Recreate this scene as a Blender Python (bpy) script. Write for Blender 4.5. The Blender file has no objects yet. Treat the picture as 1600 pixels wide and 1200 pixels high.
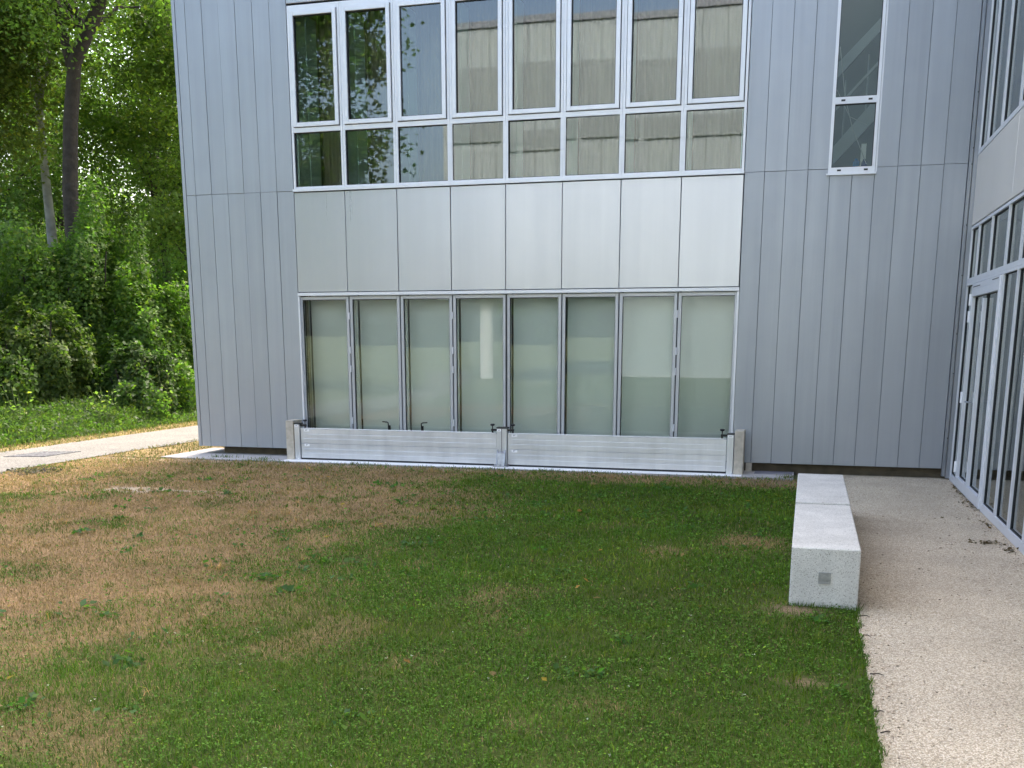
import bpy, math, random
import numpy as np
from mathutils import Vector

# ------------------------------------------------------------------ camera, light, exposure
S = bpy.context.scene
COL = S.collection
R = math.radians
cam_d = bpy.data.cameras.new('camera')
cam = bpy.data.objects.new('camera', cam_d)
COL.objects.link(cam)
cam.location = (0, 0, 1.65)
cam.rotation_euler = (R(90 - 12.2075), 0, R(15.68))
cam_d.sensor_width = 36
cam_d.lens = 36 * 1617.8 / 1600
cam_d.shift_y = (878.7 - 600) / 1600
cam_d.clip_end = 2000
S.camera = cam
S.view_settings.view_transform = 'Standard'
S.view_settings.look = 'None'
S.view_settings.gamma = 1
S.view_settings.use_curve_mapping = False
S.view_settings.exposure = 2.53
SUN_EL, SUN_AZ = 58.0, 5.0            # sun behind the building: azimuth from +Y towards +X
world = bpy.data.worlds.new('World')
S.world = world
world.use_nodes = True
nt = world.node_tree
nt.nodes.clear()
sky = nt.nodes.new('ShaderNodeTexSky')
sky.sky_type = 'NISHITA'
sky.sun_disc = False
sky.sun_elevation = R(SUN_EL)
sky.sun_rotation = R(SUN_AZ)
sky.dust_density = 7.0
sky.air_density = 1.0
sky.ozone_density = .5
bg = nt.nodes.new('ShaderNodeBackground')
bg.inputs['Strength'].default_value = 0.15
wo = nt.nodes.new('ShaderNodeOutputWorld')
nt.links.new(sky.outputs[0], bg.inputs[0])
nt.links.new(bg.outputs[0], wo.inputs[0])
sun_d = bpy.data.lights.new('sun', 'SUN')
sun_d.energy = 1.3
sun_d.angle = R(10)
sun_d.color = (1, .95, .86)
sun = bpy.data.objects.new('sun', sun_d)
COL.objects.link(sun)
sv = Vector((math.sin(R(SUN_AZ)) * math.cos(R(SUN_EL)), math.cos(R(SUN_AZ)) * math.cos(R(SUN_EL)), math.sin(R(SUN_EL))))
sun.rotation_euler = sv.to_track_quat('Z', 'Y').to_euler()
sun.location = sv * 60

rng = np.random.default_rng(7)
random.seed(7)

# ------------------------------------------------------------------ materials
M = {}
def mat(name, col=(.5, .5, .5), rough=.6, metal=0., spec=.5, noise=None, bump=None, objvar=0., attr=False, streak=None):
    """principled; noise=(scale, amount, detail), bump=(scale, strength, distance)"""
    m = bpy.data.materials.new(name)
    m.use_nodes = True
    t = m.node_tree
    b = t.nodes['Principled BSDF']
    b.inputs['Base Color'].default_value = (*col, 1)
    b.inputs['Roughness'].default_value = rough
    b.inputs['Metallic'].default_value = metal
    b.inputs['Specular IOR Level'].default_value = spec
    geo = t.nodes.new('ShaderNodeNewGeometry')
    src = None
    if attr:
        a = t.nodes.new('ShaderNodeAttribute')
        a.attribute_name = 'col'
        src = a.outputs['Color']
        t.links.new(src, b.inputs['Base Color'])
    if noise:
        n = t.nodes.new('ShaderNodeTexNoise')
        n.inputs['Scale'].default_value = noise[0]
        n.inputs['Detail'].default_value = noise[2] if len(noise) > 2 else 5
        t.links.new(geo.outputs['Position'], n.inputs['Vector'])
        mr = t.nodes.new('ShaderNodeMapRange')
        mr.inputs[1].default_value = .25
        mr.inputs[2].default_value = .75
        mr.inputs[3].default_value = 1 - noise[1]
        mr.inputs[4].default_value = 1 + noise[1]
        t.links.new(n.outputs['Fac'], mr.inputs[0])
        mx = t.nodes.new('ShaderNodeVectorMath')
        mx.operation = 'SCALE'
        if src: t.links.new(src, mx.inputs[0])
        else: mx.inputs[0].default_value = col
        t.links.new(mr.outputs[0], mx.inputs['Scale'])
        src = mx.outputs[0]
        t.links.new(src, b.inputs['Base Color'])
    if objvar:
        oi = t.nodes.new('ShaderNodeObjectInfo')
        mr = t.nodes.new('ShaderNodeMapRange')
        mr.inputs[3].default_value = 1 - objvar
        mr.inputs[4].default_value = 1 + objvar
        t.links.new(oi.outputs['Random'], mr.inputs[0])
        mx = t.nodes.new('ShaderNodeVectorMath')
        mx.operation = 'SCALE'
        if src: t.links.new(src, mx.inputs[0])
        else: mx.inputs[0].default_value = col
        t.links.new(mr.outputs[0], mx.inputs['Scale'])
        src = mx.outputs[0]
        t.links.new(src, b.inputs['Base Color'])
    if streak:
        mp = t.nodes.new('ShaderNodeMapping')
        mp.inputs['Scale'].default_value = (streak[0], streak[0], streak[0]*.03)
        t.links.new(geo.outputs['Position'], mp.inputs['Vector'])
        n = t.nodes.new('ShaderNodeTexNoise')
        n.inputs['Scale'].default_value = 1
        n.inputs['Detail'].default_value = 6
        n.inputs['Roughness'].default_value = .65
        t.links.new(mp.outputs[0], n.inputs['Vector'])
        mr = t.nodes.new('ShaderNodeMapRange')
        mr.inputs[1].default_value = .3
        mr.inputs[2].default_value = .75
        mr.inputs[3].default_value = 1 + streak[1]*.4
        mr.inputs[4].default_value = 1 - streak[1]
        t.links.new(n.outputs['Fac'], mr.inputs[0])
        mx = t.nodes.new('ShaderNodeVectorMath')
        mx.operation = 'SCALE'
        if src: t.links.new(src, mx.inputs[0])
        else: mx.inputs[0].default_value = col
        t.links.new(mr.outputs[0], mx.inputs['Scale'])
        src = mx.outputs[0]
        t.links.new(src, b.inputs['Base Color'])
        m2 = t.nodes.new('ShaderNodeMapRange')
        m2.inputs[3].default_value = rough - .05
        m2.inputs[4].default_value = rough + .10
        t.links.new(n.outputs['Fac'], m2.inputs[0])
        t.links.new(m2.outputs[0], b.inputs['Roughness'])
    if bump:
        n = t.nodes.new('ShaderNodeTexNoise')
        n.inputs['Scale'].default_value = bump[0]
        n.inputs['Detail'].default_value = 6
        t.links.new(geo.outputs['Position'], n.inputs['Vector'])
        bp = t.nodes.new('ShaderNodeBump')
        bp.inputs['Strength'].default_value = bump[1]
        bp.inputs['Distance'].default_value = bump[2]
        t.links.new(n.outputs['Fac'], bp.inputs['Height'])
        t.links.new(bp.outputs[0], b.inputs['Normal'])
    M[name] = m
    return m

mat('cladding', (.345, .368, .40), .42, .6, noise=(1.1, .04, 3), bump=(1.6, .08, .03), objvar=.03, streak=(9, .07))
mat('white_panel', (.48, .495, .53), .28, .65, noise=(1.5, .02, 3), bump=(.9, .07, .03), objvar=.015, streak=(6, .04))
mat('wing_panel', (.70, .665, .62), .4, .4, noise=(2, .03, 3), bump=(.9, .05, .03))
mat('frame', (.68, .695, .73), .38, .3, noise=(8, .03))
mat('door_metal', (.43, .445, .475), .4, .45, noise=(8, .04))
mat('trim', (.28, .30, .33), .4, .7, noise=(6, .04))
mat('aluminium', (.66, .67, .68), .34, .6, noise=(4, .12), bump=(20, .06, .004), streak=(7, .10))
mat('galvanised', (.36, .37, .39), .42, .85, noise=(28, .25), bump=(40, .1, .004))
mat('gasket', (.018, .02, .022), .6)
mat('backing', (.02, .022, .026), .8)
mat('black_plastic', (.012, .012, .013), .4)
mat('plinth', (.085, .07, .045), .9, noise=(6, .4), bump=(30, .4, .01))
mat('wall_render', (.42, .45, .47), .85, noise=(2, .06))
mat('interior', (.55, .55, .53), .9)
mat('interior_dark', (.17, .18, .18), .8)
mat('stair_steel', (.42, .47, .50), .5, .1)
mat('stair_paint', (.22, .26, .27), .8)
mat('fin', (.72, .92, .90), .5)
mat('curtain', (.33, .295, .23), .9, noise=(4, .06), streak=(14, .25))
mat('blind', (.86, .89, .88), .75, noise=(1.5, .04))
mat('opposite', (.40, .455, .48), .7)
mat('screen', (.30, .34, .36), .7)
mat('white_paint', (.80, .80, .80), .45)
mat('label', (.88, .88, .88), .5)
mat('ink', (.12, .12, .14), .6)
mat('stone_post', (.46, .41, .33), .85, noise=(14, .22), bump=(60, .3, .004))
mat('apron', (.36, .34, .315), .92, noise=(7, .22), bump=(50, .4, .006))
mat('sill', (.82, .81, .78), .7, noise=(10, .06))
mat('slate', (.17, .165, .185), .75, noise=(10, .2))
mat('bark', (.036, .029, .022), .95, noise=(7, .4), bump=(9, .9, .05))
mat('birch_bark', (.26, .26, .24), .9, noise=(3.5, .5), bump=(9, .5, .03))
mat('stem', (.10, .13, .04), .8)
mat('twig', (.035, .025, .018), .9)
mat('blue_plastic', (.03, .22, .55), .35)
mat('navy_plastic', (.05, .07, .22), .4)
mat('cable', (.55, .57, .58), .5)
mat('roof', (.2, .2, .2), .9)
mat('reflection_panel_blue', (.10, .14, .18), .2, 0, .8)  # opaque dark blue for the added panel mirrored in the stair window

def leaf_mat(name, trans=.35, rough=.5, spec=.3):
    m = bpy.data.materials.new(name)
    m.use_nodes = True
    t = m.node_tree
    b = t.nodes['Principled BSDF']
    b.inputs['Roughness'].default_value = rough
    b.inputs['Specular IOR Level'].default_value = spec
    a = t.nodes.new('ShaderNodeAttribute')
    a.attribute_name = 'col'
    t.links.new(a.outputs['Color'], b.inputs['Base Color'])
    tr = t.nodes.new('ShaderNodeBsdfTranslucent')
    mx = t.nodes.new('ShaderNodeVectorMath')
    mx.operation = 'MULTIPLY'
    mx.inputs[1].default_value = (1.25, 1.6, .7)
    t.links.new(a.outputs['Color'], mx.inputs[0])
    t.links.new(mx.outputs[0], tr.inputs['Color'])
    ms = t.nodes.new('ShaderNodeMixShader')
    ms.inputs[0].default_value = trans
    t.links.new(b.outputs[0], ms.inputs[1])
    t.links.new(tr.outputs[0], ms.inputs[2])
    t.links.new(ms.outputs[0], t.nodes['Material Output'].inputs['Surface'])
    M[name] = m
leaf_mat('leaf', .58)
leaf_mat('grass_blade', .25, .7, .12)
mat('soil', attr=True, rough=.95, spec=.2, noise=(60, .35), bump=(45, .7, .02))

def glass_mat(name, tint, ior, wobble=.0):
    m = bpy.data.materials.new(name)
    m.use_nodes = True
    t = m.node_tree
    t.nodes.clear()
    out = t.nodes.new('ShaderNodeOutputMaterial')
    tr = t.nodes.new('ShaderNodeBsdfTransparent')
    tr.inputs[0].default_value = (*tint, 1)
    gl = t.nodes.new('ShaderNodeBsdfGlossy')
    gl.inputs['Roughness'].default_value = .012
    gl.inputs['Color'].default_value = (.92, .97, .96, 1)
    fr = t.nodes.new('ShaderNodeFresnel')
    fr.inputs['IOR'].default_value = ior
    ms = t.nodes.new('ShaderNodeMixShader')
    if wobble:
        tc = t.nodes.new('ShaderNodeTexCoord')
        n = t.nodes.new('ShaderNodeTexNoise')
        n.inputs['Scale'].default_value = 1.3
        n.inputs['Detail'].default_value = 1
        t.links.new(tc.outputs['Object'], n.inputs['Vector'])
        bp = t.nodes.new('ShaderNodeBump')
        bp.inputs['Strength'].default_value = wobble
        bp.inputs['Distance'].default_value = .02
        t.links.new(n.outputs['Fac'], bp.inputs['Height'])
        t.links.new(bp.outputs[0], gl.inputs['Normal'])
    t.links.new(fr.outputs[0], ms.inputs[0])
    t.links.new(tr.outputs[0], ms.inputs[1])
    t.links.new(gl.outputs[0], ms.inputs[2])
    t.links.new(ms.outputs[0], out.inputs['Surface'])
    M[name] = m
glass_mat('glass', (.84, .93, .90), 2.15, .008)
glass_mat('glass_door', (.88, .94, .92), 1.75, .010)
glass_mat('glass_wing', (.60, .65, .65), 2.3, .008)
m = bpy.data.materials.new('clear')          # the inner faces of a pane
m.use_nodes = True
m.node_tree.nodes.clear()
o_ = m.node_tree.nodes.new('ShaderNodeOutputMaterial')
t_ = m.node_tree.nodes.new('ShaderNodeBsdfTransparent')
m.node_tree.links.new(t_.outputs[0], o_.inputs['Surface'])
M['clear'] = m

def gravel_mat(name, c1, c2, c3, scale):
    m = bpy.data.materials.new(name)
    m.use_nodes = True
    t = m.node_tree
    b = t.nodes['Principled BSDF']
    b.inputs['Roughness'].default_value = .9
    b.inputs['Specular IOR Level'].default_value = .25
    tc = t.nodes.new('ShaderNodeTexCoord')
    v = t.nodes.new('ShaderNodeTexVoronoi')
    v.inputs['Scale'].default_value = scale
    t.links.new(tc.outputs['Object'], v.inputs['Vector'])
    sp = t.nodes.new('ShaderNodeSeparateColor')
    t.links.new(v.outputs['Color'], sp.inputs[0])
    cr = t.nodes.new('ShaderNodeValToRGB')
    cr.color_ramp.elements[0].color = (*c1, 1)
    cr.color_ramp.elements[1].color = (*c3, 1)
    e = cr.color_ramp.elements.new(.5)
    e.color = (*c2, 1)
    t.links.new(sp.outputs[0], cr.inputs[0])
    # dark joints between the stones
    mr = t.nodes.new('ShaderNodeMapRange')
    mr.inputs[1].default_value = .35
    mr.inputs[2].default_value = .75
    mr.inputs[3].default_value = 1
    mr.inputs[4].default_value = .6
    t.links.new(v.outputs['Distance'], mr.inputs[0])
    n = t.nodes.new('ShaderNodeTexNoise')
    n.inputs['Scale'].default_value = 1.3
    n.inputs['Detail'].default_value = 5
    t.links.new(tc.outputs['Object'], n.inputs['Vector'])
    m2 = t.nodes.new('ShaderNodeMapRange')
    m2.inputs[1].default_value = .3
    m2.inputs[2].default_value = .7
    m2.inputs[3].default_value = .84
    m2.inputs[4].default_value = 1.1
    t.links.new(n.outputs['Fac'], m2.inputs[0])
    mm = t.nodes.new('ShaderNodeMath')
    mm.operation = 'MULTIPLY'
    t.links.new(mr.outputs[0], mm.inputs[0])
    t.links.new(m2.outputs[0], mm.inputs[1])
    sc = t.nodes.new('ShaderNodeVectorMath')
    sc.operation = 'SCALE'
    t.links.new(cr.outputs[0], sc.inputs[0])
    t.links.new(mm.outputs[0], sc.inputs['Scale'])
    t.links.new(sc.outputs[0], b.inputs['Base Color'])
    bp = t.nodes.new('ShaderNodeBump')
    bp.invert = True
    bp.inputs['Strength'].default_value = .55
    bp.inputs['Distance'].default_value = .006
    t.links.new(v.outputs['Distance'], bp.inputs['Height'])
    t.links.new(bp.outputs[0], b.inputs['Normal'])
    M[name] = m
gravel_mat('pavement', (.31, .25, .17), (.52, .435, .315), (.68, .595, .46), 150)
gravel_mat('path', (.13, .12, .105), (.20, .187, .163), (.26, .245, .215), 60)
gravel_mat('drain', (.05, .05, .055), (.10, .10, .105), (.17, .165, .165), 30)

def concrete_mat():
    m = mat('concrete', (.53, .515, .47), .85, noise=(4, .12), bump=(35, .35, .004), streak=(6, .10))
    t = m.node_tree
    b = t.nodes['Principled BSDF']
    src = b.inputs['Base Color'].links[0].from_socket
    tc = t.nodes.new('ShaderNodeTexCoord')
    v = t.nodes.new('ShaderNodeTexVoronoi')
    v.inputs['Scale'].default_value = 240
    t.links.new(tc.outputs['Object'], v.inputs['Vector'])
    sp = t.nodes.new('ShaderNodeSeparateColor')
    t.links.new(v.outputs['Color'], sp.inputs[0])
    cr = t.nodes.new('ShaderNodeValToRGB')
    cr.color_ramp.interpolation = 'CONSTANT'
    cr.color_ramp.elements[0].color = (.55, .54, .50, 1)
    cr.color_ramp.elements[1].position = .09
    cr.color_ramp.elements[1].color = (1, 1, 1, 1)
    e = cr.color_ramp.elements.new(.85)
    e.color = (1.18, 1.18, 1.18, 1)
    t.links.new(sp.outputs[0], cr.inputs[0])
    mx = t.nodes.new('ShaderNodeVectorMath')
    mx.operation = 'MULTIPLY'
    t.links.new(src, mx.inputs[0])
    t.links.new(cr.outputs[0], mx.inputs[1])
    t.links.new(mx.outputs[0], b.inputs['Base Color'])
concrete_mat()

# ------------------------------------------------------------------ mesh helpers
class MB:
    def __init__(s): s.v = []; s.f = []; s.mi = []
    def box(s, x0, x1, y0, y1, z0, z1, mi=0, front=None):
        n = len(s.v)
        s.v += [(x0,y0,z0),(x1,y0,z0),(x1,y1,z0),(x0,y1,z0),(x0,y0,z1),(x1,y0,z1),(x1,y1,z1),(x0,y1,z1)]
        fs = [(0,3,2,1),(4,5,6,7),(0,1,5,4),(1,2,6,5),(2,3,7,6),(3,0,4,7)]
        for k, f in enumerate(fs):
            s.f.append(tuple(n+i for i in f))
            s.mi.append(front[1] if front and k == front[0] else mi)
        return s
    def tube(s, pts, rad, n=8, mi=0, cap=True):
        pts = [Vector(p) for p in pts]
        base = len(s.v)
        d = (pts[1]-pts[0]).normalized()
        a = d.cross(Vector((0, 0, 1)))
        if a.length < .3: a = d.cross(Vector((1, 0, 0)))
        for i, p in enumerate(pts):
            d = (pts[min(i+1, len(pts)-1)] - pts[max(i-1, 0)]).normalized()
            a = (a-d*a.dot(d)).normalized(); b = d.cross(a)
            r = rad[i] if hasattr(rad, '__len__') else rad
            for k in range(n):
                t = 2*math.pi*k/n
                s.v.append(tuple(p + a*math.cos(t)*r + b*math.sin(t)*r))
        for i in range(len(pts)-1):
            for k in range(n):
                k2 = (k+1) % n
                s.f.append((base+i*n+k, base+i*n+k2, base+(i+1)*n+k2, base+(i+1)*n+k)); s.mi.append(mi)
        if cap:
            s.f.append(tuple(base+k for k in range(n))[::-1]); s.mi.append(mi)
            s.f.append(tuple(base+(len(pts)-1)*n+k for k in range(n))); s.mi.append(mi)
        return s
    def prism(s, poly, axis, a0, a1, mi=0):
        """poly of 2D points extruded along axis ('x','y','z')"""
        n = len(s.v); k = len(poly)
        for a in (a0, a1):
            for p in poly:
                s.v.append({'x': (a, p[0], p[1]), 'y': (p[0], a, p[1]), 'z': (p[0], p[1], a)}[axis])
        s.f.append(tuple(n+i for i in range(k))[::-1]); s.mi.append(mi)
        s.f.append(tuple(n+k+i for i in range(k))); s.mi.append(mi)
        for i in range(k):
            j = (i+1) % k
            s.f.append((n+i, n+j, n+k+j, n+k+i)); s.mi.append(mi)
        return s
    def mesh(s, name, mats, smooth=False, bevel=0):
        me = bpy.data.meshes.new(name)
        me.from_pydata(s.v, [], s.f)
        for m in (mats if isinstance(mats, (list, tuple)) else [mats]): me.materials.append(M[m])
        me.polygons.foreach_set('material_index', s.mi)
        if smooth: me.polygons.foreach_set('use_smooth', [True]*len(s.f))
        import bmesh
        bm = bmesh.new(); bm.from_mesh(me)
        bmesh.ops.recalc_face_normals(bm, faces=bm.faces)
        if bevel:
            bmesh.ops.bevel(bm, geom=list(bm.edges), offset=bevel, segments=1, affect='EDGES', profile=.5)
        bm.to_mesh(me); bm.free()
        return me
    def build(s, name, mats, parent=None, loc=None, smooth=False, bevel=0):
        return link(name, s.mesh(name, mats, smooth, bevel), parent, loc)

def link(name, me, parent=None, loc=None, rot=None):
    o = bpy.data.objects.new(name, me)
    COL.objects.link(o)
    if parent: o.parent = parent
    if loc: o.location = loc
    if rot: o.rotation_euler = rot
    return o
def tag(o, label=None, cat=None, group=None, kind=None):
    if label: o['label'] = label
    if cat: o['category'] = cat
    if group: o['group'] = group
    if kind: o['kind'] = kind
    return o
def thing(name, label, cat, loc=(0, 0, 0), group=None):
    o = bpy.data.objects.new(name, None)
    o.empty_display_size = .2
    COL.objects.link(o)
    o.location = loc
    return tag(o, label, cat, group)
def np_mesh(name, verts, faces, mats, col=None, smooth=False):
    """verts (n,3), faces (m,k) all the same size, col (m,3) per face"""
    me = bpy.data.meshes.new(name)
    n, (m_, k) = len(verts), faces.shape
    me.vertices.add(n)
    me.vertices.foreach_set('co', np.ascontiguousarray(verts, dtype=np.float32).ravel())
    me.loops.add(m_*k)
    me.loops.foreach_set('vertex_index', np.ascontiguousarray(faces, dtype=np.int32).ravel())
    me.polygons.add(m_)
    me.polygons.foreach_set('loop_start', np.arange(0, m_*k, k, dtype=np.int32))
    if smooth: me.polygons.foreach_set('use_smooth', np.ones(m_, dtype=bool))
    me.update(calc_edges=True)
    if col is not None:
        a = me.attributes.new('col', 'FLOAT_COLOR', 'FACE')
        c = np.ones((m_, 4), dtype=np.float32); c[:, :3] = col
        a.data.foreach_set('color', c.ravel())
    me.materials.append(M[mats])
    return me

_perm = rng.random((64, 64))
def vnoise(x, y, s):
    """tiling value noise, 0..1"""
    x = np.asarray(x)*s; y = np.asarray(y)*s
    xi = np.floor(x).astype(int); yi = np.floor(y).astype(int)
    fx = x-xi; fy = y-yi
    fx = fx*fx*(3-2*fx); fy = fy*fy*(3-2*fy)
    g = lambda a, b: _perm[a % 64, b % 64]
    return (g(xi, yi)*(1-fx)+g(xi+1, yi)*fx)*(1-fy)+(g(xi, yi+1)*(1-fx)+g(xi+1, yi+1)*fx)*fy
def fbm(x, y, s): return .55*vnoise(x, y, s)+.3*vnoise(x+7.3, y+1.7, s*2.1)+.15*vnoise(x+3.1, y+9.2, s*4.3)
def sig(t): return 1/(1+np.exp(-np.clip(t, -30, 30)))

# ------------------------------------------------------------------ ground
def dryness(x, y):
    n = fbm(x, y, .9)-.5; n2 = fbm(x+20, y+5, 2.6)-.5
    d = sig((-3.45-.12*np.clip(5.5-y,0,9)-x+1.3*n+1.1*n2)/.34)
    d = d*(1-.45*sig((fbm(x+11, y+31, 1.7)-.70)/.03))
    back = sig((y-11.72+.35*n+.3*n2)/.10)*.8
    d = np.maximum(d, back)
    d = np.maximum(d, .45*sig((fbm(x+50, y+13, 1.1)-.72)/.04))
    d = np.maximum(d, .9*np.exp(-((x+.38)/.3)**2-((y-8.5)/.35)**2))
    d = d*sig((y-1.6)/.2)
    return np.clip(d, 0, 1)
def bareness(x, y):
    b = np.exp(-((x-.0)/.16)**2-((y-6.40)/.15)**2)+.8*np.exp(-((x-.05)/.12)**2-((y-5.0)/.07)**2)
    b = b+1.5*np.exp(-((x+6.9)/.65)**2-((y-9.78)/.16)**2)*(vnoise(x*.6, y, 7) > .5)
    b = b+.6*np.exp(-((x+.4)/.5)**2-((y-12.2)/.25)**2)+.5*sig((y-12.3)/.08)
    return np.clip(b, 0, 1)
def lawn_col(x, y):
    d = dryness(x, y)[:, None]; b = bareness(x, y)[:, None]
    g = np.array([.044, .060, .009]); s = np.array([.24, .152, .075]); e = np.array([.37, .30, .21])
    t = (.75+.5*fbm(x, y, 4.))[:, None]
    e = np.where((x < -4)[:, None], e, np.array([.20, .14, .085]))
    return ((g*(1-d)+s*d)*(1-b)+e*b)*t

# the wide ground sheet
bpy_ground = np_mesh('ground', np.array([(-400, -400, -.012), (400, -400, -.012), (400, 400, -.012), (-400, 400, -.012)], float),
                     np.array([[0, 1, 2, 3]]), 'soil', np.array([[.10, .11, .045]]))
tag(link('ground', bpy_ground), kind='structure')
# lawn grid
LX0, LX1, LY0, LY1 = -9.62, .378, -14.6, 12.62
xs = np.concatenate([np.linspace(LX0, LX1, 230)])
ys = np.concatenate([np.linspace(LY0, 1.5, 60), np.linspace(1.56, LY1, 250)])
gx, gy = np.meshgrid(xs, ys)
edge = np.minimum.reduce([gx-LX0, LX1-gx, LY1-gy])
gz = .004+.016*(fbm(gx, gy, 2.)-.5)*np.clip(edge/.3, 0, 1)+.014*np.clip(edge/.1, 0, 1)
V = np.stack([gx.ravel(), gy.ravel(), gz.ravel()], 1)
ny, nx = gx.shape
ii = (np.arange(ny-1)[:, None]*nx+np.arange(nx-1)[None, :]).ravel()
Fq = np.stack([ii, ii+1, ii+nx+1, ii+nx], 1)
cc = V[Fq].mean(1)
lawn = link('lawn', np_mesh('lawn', V, Fq, 'soil', lawn_col(cc[:, 0], cc[:, 1]), True))
tag(lawn, kind='structure')
def ground_z(x, y):
    e = np.minimum.reduce([x-LX0, LX1-x, LY1-y])
    return .004+.016*(fbm(x, y, 2.)-.5)*np.clip(e/.3, 0, 1)+.014*np.clip(e/.1, 0, 1)

# pavement along the wing (slightly irregular edge to the lawn)
mb = MB()
py = np.concatenate([np.linspace(-14, 3, 12), np.linspace(3.1, 6.5, 60), np.linspace(6.6, 13.31, 12)])
pe = .371+np.where(py < 6.5, .022*(fbm(py*1.0, py*0+3.3, 3.2)-.5), 0)
Vp = []
for a, b in zip(pe, py): Vp += [(a, b, .012), (1.72, b, .012), (a, b, -.03)]
Fp = []
for i in range(len(py)-1):
    q = 3*i; Fp += [(q, q+1, q+4, q+3), (q+2, q, q+3, q+5)]
pav = link('pavement', np_mesh('pavement', np.array(Vp), np.array(Fp), 'pavement'))
tag(pav, kind='structure')
# footpath on the far side of the lawn
cpts = [(-20, -30, 1.), (-16.5, -22, 1.), (-13.2, -12, .9), (-11.2, -3, .87), (-10.5, 4, .86), (-10.46, 10, .87), (-10.42, 14, .86), (-10.3, 18, .84), (-10.2, 24, .84), (-10.2, 34, .84), (-9.5, 60, .84)]
fy = np.linspace(-30, 60, 140)
fx = np.interp(fy, [c[1] for c in cpts], [c[0] for c in cpts])
fw = np.interp(fy, [c[1] for c in cpts], [c[2] for c in cpts])
fx = np.convolve(np.pad(fx, 4, 'edge'), np.ones(9)/9, 'valid')
eL = fx-fw+.10*(vnoise(fy, fy*0+1.5, 1.2)-.5); eR = fx+fw+.10*(vnoise(fy, fy*0+8.5, 1.2)-.5)
Vp = np.stack([np.stack([eL, fy, fy*0+.022], 1), np.stack([eR, fy, fy*0+.022], 1)], 1).reshape(-1, 3)
i2 = np.arange(len(fy)-1)*2
tag(link('path', np_mesh('path', Vp, np.stack([i2, i2+1, i2+3, i2+2], 1), 'path')), kind='structure')
def verge(x0, x1, y0, y1, nx_, ny_):
    gx, gy = np.meshgrid(np.linspace(x0, x1, nx_), np.linspace(y0, y1, ny_))
    V = np.stack([gx.ravel(), gy.ravel(), (.012+.02*(fbm(gx, gy, 1.5)-.5)).ravel()], 1)
    ii = (np.arange(ny_-1)[:, None]*nx_+np.arange(nx_-1)[None, :]).ravel()
    F = np.stack([ii, ii+1, ii+nx_+1, ii+nx_], 1)
    c = V[F].mean(1)
    d = np.clip(sig((c[:, 0]+11.85+.5*(fbm(c[:, 0], c[:, 1], 1.1)-.5))/.08)*(.55+.6*fbm(c[:, 0], c[:, 1], 2.)), 0, 1)[:, None]
    col = (np.array([.05, .065, .014])*(1-d)+np.array([.27, .185, .085])*d)*(.75+.5*fbm(c[:, 0], c[:, 1], 5.))[:, None]
    tag(link('verge', np_mesh('verge', V, F, 'soil', col, True)), kind='structure')
verge(-9.75, -7.5, 12.63, 34, 30, 160)
verge(-15, -11.15, 5, 34, 50, 200)
# concrete apron in front of the doors, white threshold
ap = MB()
ap.prism([(-8.68, 12.66), (-8.0, 12.60), (-5, 12.59), (-.09, 12.66), (-.09, 13.34), (-8.62, 13.95)], 'z', -.02, .026)
apron = ap.build('apron', 'apron'); tag(apron, kind='structure')
# ------------------------------------------------------------------ the metal-clad building
FY = 13.2
X0, BW = -6.723, .7336
XB = [X0+i*BW for i in range(9)]
XL, XR = -8.400, 1.600
ZC, ZB, ZS, ZH = .134, 2.2607, 3.5665, 5.83
ZT = 19.0  # unseen height, raised so the building's shadow covers the whole lawn
bld = thing('building', 'grey metal clad building with a strip of upper windows over folding glass doors', 'building', (XL, FY, 0))
def part(mb, name, mats, loc=None, smooth=False, bevel=0, parent=bld):
    """geometry given in world coordinates"""
    o = mb.build(name, mats, None, None, smooth, bevel)
    o.parent = parent
    q = parent
    off = Vector((0, 0, 0))
    while q: off += q.location; q = q.parent
    o.location = -off+(Vector(loc) if loc else Vector((0, 0, 0)))
    return o
def put(me, name, loc, parent):
    o = bpy.data.objects.new(name, me)
    COL.objects.link(o)
    o.parent = parent
    off = Vector((0, 0, 0)); q = parent
    while q: off += q.location; q = q.parent
    o.location = Vector(loc)-off
    return o
# core walls behind the cladding
w = MB()
CY0, CY1 = FY+.035, FY+.28
w.box(XL+.012, XB[0]-.03, CY0, CY1, ZC+.01, ZT)
w.box(XB[8]+.03, .09, CY0, CY1, ZC+.01, ZT)
w.box(.60, XR+.6, CY0, CY1, ZC+.01, ZT)
w.box(.09, .60, CY0, CY1, ZC+.01, 3.50)
w.box(.09, .60, CY0, CY1, 6.6, ZT)
w.box(XB[0]-.03, XB[8]+.03, CY0, CY1, 2.27, 3.57)
w.box(XB[0]-.03, XB[8]+.03, CY0, CY1, 5.85, ZT)
part(w, 'core_wall', 'backing')
sw = MB(); sw.box(XL, XL+.2, FY+.29, FY+7.5, ZC, ZT); part(sw, 'side_wall', 'cladding')
rf = MB(); rf.box(XL-.02, XR+14, FY-.02, FY+7.6, ZT, ZT+.2); part(rf, 'roof', 'roof')
rw = MB(); rw.box(XL+.21, 1.62, FY+7.2, FY+7.5, 0, ZT); part(rw, 'rear_wall', 'wall_render')  # unseen; building depth shortened to let the sun reach the footpath
pl = MB()
pl.prism([(-8.09, FY+.16), (XB[0]+.02, FY+.16), (XB[0]+.02, FY+.30), (-7.9, FY+.30), (-7.9, FY+7), (-8.09, FY+7)], 'z', -.05, .16)
part(pl, 'plinth', 'plinth')
pl = MB(); pl.box(XB[8]-.02, 1.68, FY+.10, FY+.30, -.05, .16); part(pl, 'plinth', 'plinth')
sl = MB()
sl.box(XL+.21, XR+.6, FY+.285, FY+7.15, 3.0, 3.45); sl.box(XL+.21, XR+.6, FY+.285, FY+7.15, 6.4, 6.9)
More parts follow.
